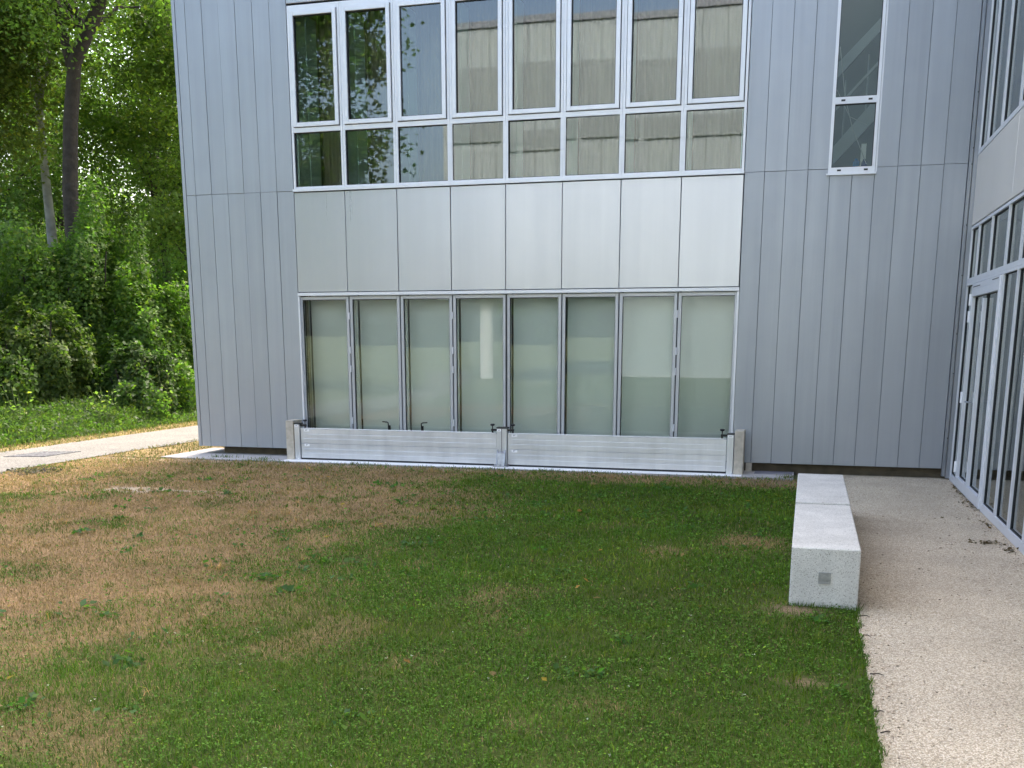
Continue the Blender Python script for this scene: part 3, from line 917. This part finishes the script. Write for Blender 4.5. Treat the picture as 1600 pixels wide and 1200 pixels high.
def tree(name, label, cat, x, y, height, rad, n, base, trunk_r, bark='bark', seed=1, crown_z=None, crown_rz=None, lsize=.13, trunk_pts=None, group='trees behind the footpath', nclump=90, spread=.55, yellow=.1, off=(0, 0), limb0=.22, taper=.75):
    r = np.random.default_rng(seed)
    root = thing(name, label, cat, (x, y, 0), group)
    cz = crown_z if crown_z else height*.6
    rz = crown_rz if crown_rz else height*.42
    P, cc, k = clumped(n, (off[0], off[1], cz), (rad, rad, rz), nclump, spread, r, zmin=.6)
    C = leaf_cols(n, base, .28, yellow, r)*r.uniform(.7, 1.3, nclump)[k][:, None]
    V, F, C2 = leaves(P, lsize, C, None, .75, r)
    m_ = MB()
    tp = trunk_pts or [(0, 0, -.1), (.06, .02, height*.25), (-.05, .05, height*.5), (.08, 0, height*.75), (.05, .03, height*.95)]
    tr_ = [trunk_r*(1.25 if i == 0 else 1)*(1-taper*i/(len(tp)-1)) for i in range(len(tp))]
    m_.tube(tp, tr_, 10)
    for q in range(14):
        c_ = Vector(cc[r.integers(nclump)])
        z0 = min(max(c_.z-1.3, height*limb0), height*.85)
        i = max(0, min(len(tp)-2, int(z0/height*(len(tp)-1))))
        b0 = Vector(tp[i]).lerp(Vector(tp[i+1]), .5)
        mid = b0.lerp(c_, .5)+Vector((0, 0, .25))
        m_.tube([b0, mid, c_], [trunk_r*.34, trunk_r*.2, trunk_r*.07], 6, cap=False)
    tk = m_.build('trunk', bark, root, smooth=True)
    cr_ = link('crown', np_mesh('crown', V, F, 'leaf', C2), root)
    return root
G1, G2, G3 = (.095, .150, .034), (.078, .130, .032), (.118, .172, .038)
# forked dark trunk rising out of the ivy
forked = tree('forked_tree', 'tall tree with a thick dark forked trunk rising out of the ivy mound', 'tree', -15.85, 20.4, 15, 3.4, 44000, G1, .19, seed=3, taper=.40,
     crown_z=10.6, crown_rz=3.7, lsize=.095, nclump=130, spread=.45, limb0=.62, off=(-.2, .4),
     trunk_pts=[(0, 0, -.1), (.02, 0, 2.5), (.06, 0, 4.8), (.22, .0, 6.2), (.45, .0, 7.4), (1.1, .1, 8.5), (1.7, .2, 10), (2.0, .2, 12)])
m_ = MB(); m_.tube([(.40, 0, 7.1), (.28, .0, 7.7), (.05, .1, 8.6), (-.3, .2, 10), (-.7, .2, 12)], [.13, .10, .085, .06, .03], 8)
m_.build('limb', 'bark', forked, smooth=True)
tree('birch_tree', 'slim tree with a pale mottled trunk behind the forked tree', 'tree', -19.0, 23.6, 14, 2.4, 30000, G3, .15, 'birch_bark', 4, crown_z=10.6, crown_rz=3.6, lsize=.10, limb0=.7, spread=.4,
     trunk_pts=[(.1, 0, -.1), (.05, .02, 4.5), (-.02, .05, 6.5), (.08, 0, 8.2), (-.1, .03, 13.3)])
labs = [('leafy_tree', 'bright green leafy tree beside the corner of the metal building', -15.0, 25.5, 13, 2.9, 70000, G3, 11, 7.6, 5.0),
        ('leafy_tree', 'olive leaved tree whose branches hang in front of the birch', -19.2, 21.6, 13, 2.4, 44000, (.10, .125, .03), 16, 9.0, 3.4),
        ('leafy_tree', 'slender tree between the broad tree and the bright green tree', -18.4, 31.5, 14, 3.4, 52000, G2, 17, 7.2, 6.0),
        ('leafy_tree', 'dark spreading tree in the middle of the wood', -24.5, 31.0, 14, 3.6, 50000, G2, 18, 7.2, 6.2),
        ('leafy_tree', 'dense mid green tree behind the ivy mound', -18.6, 28.0, 13, 3.0, 60000, G1, 12, 8.2, 4.6),
        ('leafy_tree', 'dark green tree left of the birch at the wood edge', -23.6, 26.5, 13, 3.2, 56000, G2, 13, 7.5, 5.0),
        ('leafy_tree', 'broad tree deep in the wood behind the bright green tree', -20.5, 35.0, 14, 4.0, 46000, G1, 14, 7.6, 5.4),
        ('leafy_tree', 'tall pale green tree at the back of the wood', -29.0, 34.5, 15, 4.2, 46000, G3, 15, 8.0, 5.6)]
for nm, lab, x, y, h_, rd, n_, base, sd, cz, rz in labs:
    tree(nm, lab, 'tree', x, y, h_, rd, int(n_*.72), base, .15, seed=sd, crown_z=cz, crown_rz=rz, lsize=.105, nclump=150, spread=.42)
# trees that the windows mirror
tree('leafy_tree', 'leafy tree beyond the lawn, seen only mirrored in the upper windows', 'tree', -15.0, -3.0, 16, 2.9, 34000, G2, .2, seed=21, crown_z=8.4, crown_rz=6.4, lsize=.17, nclump=110, group='trees beyond the lawn')
tree('leafy_tree', 'tree behind the white block, seen only mirrored in the folding doors', 'tree', -13.5, -32.0, 11, 4, 16000, G1, .25, seed=22, crown_z=5.5, crown_rz=4.4, lsize=.3, nclump=70, group='trees beyond the lawn')
# ivy-draped shrubs
def ivy(label, x, y, rx, ry, hh, n, base, seed, lsize=.085, yellow=.12):
    r = np.random.default_rng(seed)
    root = thing('ivy_shrub', label, 'shrub', (x, y, 0), 'ivy covered shrubs along the footpath')
    d = r.normal(size=(n, 3)); d[:, 2] = np.abs(d[:, 2]*1.1)-.15
    d /= np.linalg.norm(d, axis=1)[:, None]
    # lumpy surface
    K = r.normal(size=(46, 3)); K[:, 2] = np.abs(K[:, 2]); K /= np.linalg.norm(K, axis=1)[:, None]
    amp = r.uniform(.05, .34, 46)
    bump = (amp[None, :]*np.exp(-((d[:, None, :]-K[None])**2).sum(2)/(2*.12**2))).sum(1)
    lay = 1-np.abs(r.normal(size=n))*.10-(r.random(n) < .25)*r.random(n)*.35
    rad = (.78+bump+.05*r.normal(size=n)*.5)*lay
    P = d*rad[:, None]*np.array([rx, ry, hh]); P[:, 2] = np.maximum(P[:, 2], .03+r.random(n)*.25)
    tone = .75+1.6*np.clip(bump, 0, .35)
    C = leaf_cols(n, base, .25, yellow, r)*(.8+.4*r.random(n))[:, None]
    V, F, C2 = leaves(P, lsize, C, d, .8, r, .6)
    link('crown', np_mesh('crown', V, F, 'leaf', C2), root)
    # hanging stems and inner branches
    m_ = MB()
    for q in range(26):
        a = r.uniform(0, 2*np.pi); rr = r.uniform(.2, .75)
        b0 = Vector((math.cos(a)*rx*rr*.5, math.sin(a)*ry*rr*.5, 0)); c_ = Vector((math.cos(a)*rx*rr, math.sin(a)*ry*rr, hh*r.uniform(.4, .75)))
        m_.tube([b0, b0.lerp(c_, .5)+Vector((0, 0, .2)), c_], [.04, .028, .012], 5, cap=False)
    m_.build('trunk', 'bark', root, smooth=True)
    return root
IV = (.100, .172, .030)
ivy('tallest ivy draped shrub wrapping the foot of the forked trunk', -15.35, 19.7, 1.95, 1.9, 4.6, 80000, IV, 31)
ivy('sloping ivy shrub between the tallest shrub and the metal building', -13.75, 19.8, 1.45, 1.5, 3.3, 52000, (.110, .190, .030), 32)
ivy('broad dark shrub beside the footpath left of the tallest ivy shrub', -16.6, 16.9, 2.3, 2.0, 3.9, 66000, (.085, .140, .030), 33)
ivy('low dark bush filling the gap under the sloping ivy', -13.3, 18.6, 1.1, 1.0, 1.7, 26000, (.065, .115, .024), 34)
ivy('olive shrub overhanging the weeds in front of the tallest ivy shrub', -14.9, 17.6, 1.5, 1.2, 2.7, 42000, (.100, .150, .030), 35)
ivy('rear ivy bank behind the sloping shrub', -14.2, 24.5, 3.0, 1.8, 4.2, 40000, IV, 36, .1)
ivy('rear shrub bank behind the forked tree', -19.8, 22.0, 3.0, 1.8, 4.6, 44000, (.075, .13, .028), 37, .1)
# far undergrowth
r = np.random.default_rng(50)
n = 90000
P = np.stack([r.uniform(-42, -10, n), r.uniform(37, 42, n), r.random(n)**1.1*7.5], 1)
P[:, 2] *= .6+.5*vnoise(P[:, 0], P[:, 1]*0, .5)
V, F, C2 = leaves(P, .26, leaf_cols(n, (.035, .06, .018), .3, .05, r), None, .6, r)
o = link('undergrowth', np_mesh('undergrowth', V, F, 'leaf', C2)); tag(o, 'dense undergrowth closing off the back of the wood', 'undergrowth', kind='stuff')
# weeds on the verge
def blades(P, h_, w_, lean, col, r):
    n = len(P)
    a = r.uniform(0, 2*np.pi, n); D = np.stack([np.cos(a), np.sin(a), np.zeros(n)], 1)
    b = r.uniform(0, 2*np.pi, n); E = np.stack([np.cos(b), np.sin(b), np.zeros(n)], 1)
    ww = (w_*r.uniform(.7, 1.3, n))[:, None] if np.ndim(w_) == 0 else (w_*r.uniform(.7, 1.3, n))[:, None]
    hh = (h_*r.uniform(.5, 1.4, n))[:, None]
    up_ = np.array([0, 0, 1.])
    ln = (lean*r.random(n))[:, None]
    mid = P+up_*hh*.6+E*hh*ln*.35; tip = P+up_*hh*(1-.3*ln)+E*hh*ln
    V = np.stack([P-D*ww*.5, P+D*ww*.5, mid+D*ww*.38, tip, mid-D*ww*.38], 1).reshape(-1, 3)
    i5 = np.arange(n)*5
    F = np.stack([np.stack([i5, i5+1, i5+2], 1), np.stack([i5, i5+2, i5+4], 1), np.stack([i5+4, i5+2, i5+3], 1)], 1).reshape(-1, 3)
    return V, F, np.repeat(col, 3, axis=0)
def cat(parts):
    Vs, Fs, Cs, o_ = [], [], [], 0
    for V, F, C in parts:
        Vs.append(V); Fs.append(F+o_); Cs.append(C); o_ += len(V)
    return np.concatenate(Vs), np.concatenate(Fs), np.concatenate(Cs)
r = np.random.default_rng(51)
n = 26000
yv = r.uniform(11.5, 27, n); xv = -11.72-r.random(n)**.9*1.9-.25*(vnoise(yv, yv*0, .8)-.5)
hgt = (.10+.42*np.clip((-11.8-xv)/1.3, 0, 1))*(.5+.9*fbm(xv, yv, 1.3))
P = np.stack([xv, yv, np.zeros(n)], 1)
wb = blades(P, hgt, .012, .9, leaf_cols(n, (.062, .095, .025), .3, .2, r), r)
n2 = 34000
yv = r.uniform(11.5, 27, n2); xv = -11.85-r.random(n2)**.9*1.8
hg2 = (.08+.42*np.clip((-11.9-xv)/1.2, 0, 1))*(.5+.9*fbm(xv, yv, 1.3))
P2 = np.stack([xv, yv, r.random(n2)**.6*hg2], 1)
wl = leaves(P2, .065, leaf_cols(n2, (.054, .094, .022), .3, .15, r), None, .9, r)
V, F, C2 = cat([wb, wl])
o = link('weeds', np_mesh('weeds', V, F, 'leaf', C2)); tag(o, 'strip of wild green weeds between the footpath and the shrubs', 'weeds', kind='stuff')
# tall single weeds with pale leaves
for q, (x, y, h_, lab) in enumerate(((-12.35, 18.3, 1.15, 'tall spindly weed with pale yellowish leaves near the building corner'), (-12.3, 16.3, .85, 'shorter pale leaved weed standing in the verge'), (-12.9, 14.9, 1.0, 'thin upright weed against the dark shrub'))):
    root = thing('tall_weed', lab, 'plant', (x, y, 0), 'tall weeds in the verge')
    r2 = np.random.default_rng(60+q); m_ = MB(); pts = []
    for s_ in range(5):
        a = r2.uniform(0, 6.28); tip = Vector((math.cos(a)*.25*h_, math.sin(a)*.25*h_, h_*r2.uniform(.7, 1)))
        m_.tube([(0, 0, 0), tip*.5, tip], [.008, .006, .003], 5)
        for u in np.linspace(.35, 1, 12): pts.append(np.array(tip)*u+r2.normal(size=3)*.04)
    m_.build('stem', 'stem', root)
    P = np.array(pts); V, F, C2 = leaves(P, .085, leaf_cols(len(P), (.12, .17, .045), .25, .15, r2), None, .8, r2)
    link('foliage', np_mesh('foliage', V, F, 'leaf', C2), root)

# lawn grass: blades, denser and finer towards the viewpoint's side
r = np.random.default_rng(70)
def scatter(n, ymin, ymax, xmin, xmax):
    x = r.uniform(xmin, xmax, n); y = r.uniform(ymin, ymax, n)
    return x, y
parts = []
for (ya, yb, dens, hh, ww) in ((2.2, 4.6, 9500, .030, .0034), (4.6, 6.6, 6800, .032, .0042), (6.6, 9.0, 4300, .034, .0055), (9.0, 12.6, 2600, .036, .0075)):
    x_lo = max(-9.6, -.95*yb-1.2)
    n = int(dens*(yb-ya)*(.372-x_lo))
    x, y = scatter(n, ya, yb, x_lo, .372)
    b = bareness(x, y); d = dryness(x, y)
    keep = r.random(n) > b*.96
    keep &= ~((x > -.04) & (y > 6.5) & (y < 10.17))
    keep &= r.random(n) < (.45+.75*fbm(x, y, 3.))
    x, y, d = x[keep], y[keep], d[keep]
    n = len(x)
    isdry = r.random(n) < np.clip(d*(.98-.20*(fbm(x+60, y+3, 2.2) > .52))+.05, 0, 1)
    patch = fbm(x+4, y+8, 1.4)[:, None]
    gcol = leaf_cols(n, (.066, .127, .014), .38, .12, r)*(.6+.85*patch)*np.where((fbm(x+80, y+41, .8) > .55)[:, None], np.array([1.25, 1.05, 1.2]), 1.)
    dcol = np.array([.335, .23, .125])[None]*r.uniform(.6, 1.3, n)[:, None]*(.8+.4*patch)
    col = np.where(isdry[:, None], dcol, gcol)
    P = np.stack([x, y, ground_z(x, y)-.002], 1)
    hv = np.where(isdry, hh*.75, hh*(.7+.7*patch[:, 0]))
    parts.append(blades(P, hv, np.full(n, ww), 1.5, col, r))
    # clover and broad-leaved weeds among the grass
    m_ = int(n*.42)
    k = r.choice(n, m_, replace=False)
    k = k[(r.random(len(k)) > d[k]*.93)]
    k = k[fbm(x[k]+30, y[k]+2, 1.9) > .40]
    P = np.stack([x[k], y[k], ground_z(x[k], y[k])+r.uniform(.006, .03, len(k))], 1)
    parts.append(leaves(P, ww*3.6, leaf_cols(len(k), (.078, .160, .022), .45, .10, r)*(.75+.5*fbm(x[k], y[k], 1.4))[:, None], None, 1.6, r))
V, F, C2 = cat(parts)
o = link('grass', np_mesh('grass', V, F, 'grass_blade', C2)); tag(o, 'short mown lawn grass, green on one half and dried brown on the other', 'grass', kind='stuff')
# dry grass on the verges
parts = []
for x0, x1, y0, y1, n in ((-9.62, -8.4, 12.6, 26, 9000), (-11.95, -11.22, 10, 30, 12000)):
    x = r.uniform(x0, x1, n); y = r.uniform(y0, y1, n)
    col = np.where((r.random(n) < .72)[:, None], np.array([.27, .20, .11])[None]*r.uniform(.6, 1.3, n)[:, None], leaf_cols(n, (.08, .12, .025), .3, .1, r))
    k = ~((x > -8.72) & (y < 14.2))
    parts.append(blades(np.stack([x, y, np.full(n, .01)], 1)[k], np.full(k.sum(), .04), np.full(k.sum(), .012), 1.4, col[k], r))
V, F, C2 = cat(parts)
o = link('verge_grass', np_mesh('verge_grass', V, F, 'grass_blade', C2)); tag(o, 'dry grass growing along both edges of the footpath', 'grass', kind='stuff')
# broad-leaved tufts
parts = []
for q in range(170):
    x = r.uniform(-8.5, .3); y = r.uniform(3, 12)
    if dryness(np.array([x]), np.array([y]))[0] > .5 and r.random() < .45: continue
    if x > -.1 and 6.4 < y < 10.3: continue
    n = int(r.integers(8, 26)); s_ = r.uniform(.03, .10)
    P = np.stack([x+r.normal(size=n)*s_, y+r.normal(size=n)*s_, .02+r.random(n)*.03], 1)
    parts.append(leaves(P, r.uniform(.03, .055), leaf_cols(n, (.06, .135, .03), .25, .15, r), None, 1.2, r))
V, F, C2 = cat(parts)
o = link('lawn_weeds', np_mesh('lawn_weeds', V, F, 'leaf', C2)); tag(o, 'small broad leaved weeds scattered through the lawn', 'weeds', kind='stuff')
# daisies
parts = []
n = 90
x = r.uniform(-3.4, .3, n); y = r.uniform(3.2, 10, n)
k = ~((x > -.1) & (y > 6.3)); x, y = x[k], y[k]
P = np.stack([x, y, ground_z(x, y)+.03], 1)
V, F, C2 = leaves(np.repeat(P, 4, 0)+r.normal(size=(len(P)*4, 3))*.002, .008, np.full((len(P)*4, 3), .6), None, 2.5, r)
o = link('daisies', np_mesh('daisies', V, F, 'leaf', C2)); tag(o, 'tiny white clover flowers dotted over the green lawn', 'flowers', kind='stuff')
# grass tufts spilling at the apron, the bench foot and the pavement edge
parts = []
def fringe(x, y, n, s_, h_, w_, col):
    P = np.stack([x+r.normal(size=n)*s_[0], y+r.normal(size=n)*s_[1], np.full(n, .01)], 1)
    parts.append(blades(P, np.full(n, h_), np.full(n, w_), 1.3, leaf_cols(n, col, .3, .2, r), r))
for q in range(60): fringe(.378+r.uniform(-.02, .0), r.uniform(3, 6.5), int(r.integers(4, 22)), (.012, .03), r.uniform(.02, .045), .004, (.07, .12, .025))
for q in range(26): fringe(r.uniform(-8.3, -.2), 12.58+r.uniform(-.03, .03), 30, (.12, .025), .045, .007, (.10, .13, .035))
for q in range(10): fringe(r.uniform(-.03, .37), 6.505, 12, (.03, .008), .04, .004, (.07, .11, .025))
for q in range(6): fringe(r.uniform(-8.1, -7.0), 12.75+r.uniform(-.1, .2), 26, (.10, .03), .06, .008, (.07, .11, .03))
fringe(-.16, 12.72, 60, (.05, .02), .07, .008, (.14, .16, .04))
for q in range(5): fringe(.385, 6.6+.7*q, 8, (.01, .03), .05, .005, (.07, .11, .025))
V, F, C2 = cat(parts)
o = link('grass_fringe', np_mesh('grass_fringe', V, F, 'leaf', C2)); tag(o, 'grass tufts spilling over the edges of the paving', 'grass', kind='stuff')
# twigs at the pavement edge and dead leaves by the glass door
for q, (x, y, a, l) in enumerate(((.405, 6.36, .1, .04), (.395, 5.93, -.5, .035), (.405, 5.22, -.1, .045), (.39, 4.66, .4, .03), (.405, 4.4, .9, .035))):
    c = MB(); c.tube([(x-.02, y, .018), (x+l*.5*math.cos(a), y+l*.5*math.sin(a), .024), (x+l*math.cos(a), y+l*math.sin(a), .017)], [.003, .003, .0015], 5)
    tag(c.build('twig', 'twig'), 'small dark twig lying across the lawn edge onto the pavement', 'twig', 'twigs along the pavement edge')
parts = []
for x, y, n, sx, sy in ((1.655, 12.2, 40, .02, .25), (1.64, 11.2, 50, .025, .22), (1.50, 9.05, 46, .07, .04), (1.63, 9.9, 14, .02, .08), (1.62, 8.75, 20, .03, .04), (1.45, 10.2, 6, .06, .04)):
    P = np.stack([x+r.normal(size=n)*sx, y+r.normal(size=n)*sy, .016+r.random(n)*.01], 1); P[:, 0] = np.minimum(P[:, 0], 1.68)
    parts.append(leaves(P, .032, leaf_cols(n, (.10, .07, .04), .4, .1, r), None, 2., r))
V, F, C2 = cat(parts)
o = link('dead_leaves', np_mesh('dead_leaves', V, F, 'leaf', C2)); tag(o, 'dead leaves blown against the foot of the glass door', 'leaves', kind='stuff')
# dark gravel spill by the drain
n = 500
P = np.stack([-9.25+r.normal(size=n)*.16, 10.82+r.normal(size=n)*.16, .02+r.random(n)*.015], 1)
V, F, C2 = leaves(P, .04, np.array([.07, .06, .055])[None]*r.uniform(.5, 1.6, n)[:, None], None, 1., r)
o = link('gravel', np_mesh('gravel', V, F, 'leaf', C2)); tag(o, 'spill of dark gravel at the lawn edge by the footpath', 'gravel', kind='stuff')

# loose pebbles and a few fallen leaves
def pebbles(P, size, col):
    n = len(P)
    o8 = np.array([(1, 0, 0), (0, 1, 0), (-1, 0, 0), (0, -1, 0), (0, 0, .7), (0, 0, -.7)], float)
    a = r.uniform(0, 6.28, n); c_, s_ = np.cos(a), np.sin(a)
    sc = (size*r.uniform(.5, 1.4, n))[:, None, None]*np.stack([r.uniform(.7, 1.3, n), r.uniform(.7, 1.3, n), np.ones(n)], 1)[:, None, :]
    L = o8[None]*sc
    X = L[..., 0]*c_[:, None]-L[..., 1]*s_[:, None]; Y = L[..., 0]*s_[:, None]+L[..., 1]*c_[:, None]
    V = (np.stack([X, Y, L[..., 2]], 2)+P[:, None, :]).reshape(-1, 3)
    f8 = np.array([(0, 1, 4), (1, 2, 4), (2, 3, 4), (3, 0, 4), (1, 0, 5), (2, 1, 5), (3, 2, 5), (0, 3, 5)])
    F = (np.arange(n)*6)[:, None, None]+f8[None]
    return V, F.reshape(-1, 3), np.repeat(col, 8, axis=0)
n = 1500
x = np.concatenate([.385+np.abs(r.normal(size=n//3))*.07, r.uniform(.4, 1.66, n//3), 1.675-np.abs(r.normal(size=n//3))*.07])
y = r.uniform(3.4, 13.2, len(x))
P = np.stack([x, y, np.full(len(x), .014)], 1)
V, F, C2 = pebbles(P, .0065, np.array([.42, .34, .25])[None]*r.uniform(.6, 1.5, len(x))[:, None])
o = link('pebbles', np_mesh('pebbles', V, F, 'soil', C2)); tag(o, 'loose pebbles scattered over the gravel pavement', 'pebbles', kind='stuff')
n = 70
x = r.uniform(-8, .3, n); y = r.uniform(3.2, 12.3, n); k = ~((x > -.1) & (y > 6.3)); x, y = x[k], y[k]
P = np.stack([x, y, ground_z(x, y)+.03], 1)
V, F, C2 = leaves(P, .045, leaf_cols(len(x), (.22, .14, .05), .4, .3, r), None, 1.6, r)
o = link('fallen_leaves', np_mesh('fallen_leaves', V, F, 'leaf', C2)); tag(o, 'a few fallen brown leaves lying on the lawn', 'leaves', kind='stuff')

# taller tufts standing out of the mown grass
parts = []
for q in range(420):
    x = r.uniform(-8.8, .34); y = r.uniform(3., 12.4)
    if x > -.12 and 6.3 < y < 10.3: continue
    n = int(r.integers(14, 46)); sp_ = r.uniform(.015, .06)
    d = dryness(np.array([x]), np.array([y]))[0]
    P = np.stack([x+r.normal(size=n)*sp_, y+r.normal(size=n)*sp_, np.full(n, .012)], 1)
    P[:, 0] = np.minimum(P[:, 0], .37)
    col = leaf_cols(n, (.10, .145, .022) if r.random() > d*.75 else (.30, .21, .11), .35, .15, r)
    parts.append(blades(P, np.full(n, r.uniform(.04, .065)), np.full(n, .0024+.0004*y), 1.5, col, r))
V, F, C2 = cat(parts)
o = link('grass_tufts', np_mesh('grass_tufts', V, F, 'grass_blade', C2)); tag(o, 'taller tufts standing out of the mown lawn', 'grass', kind='stuff')
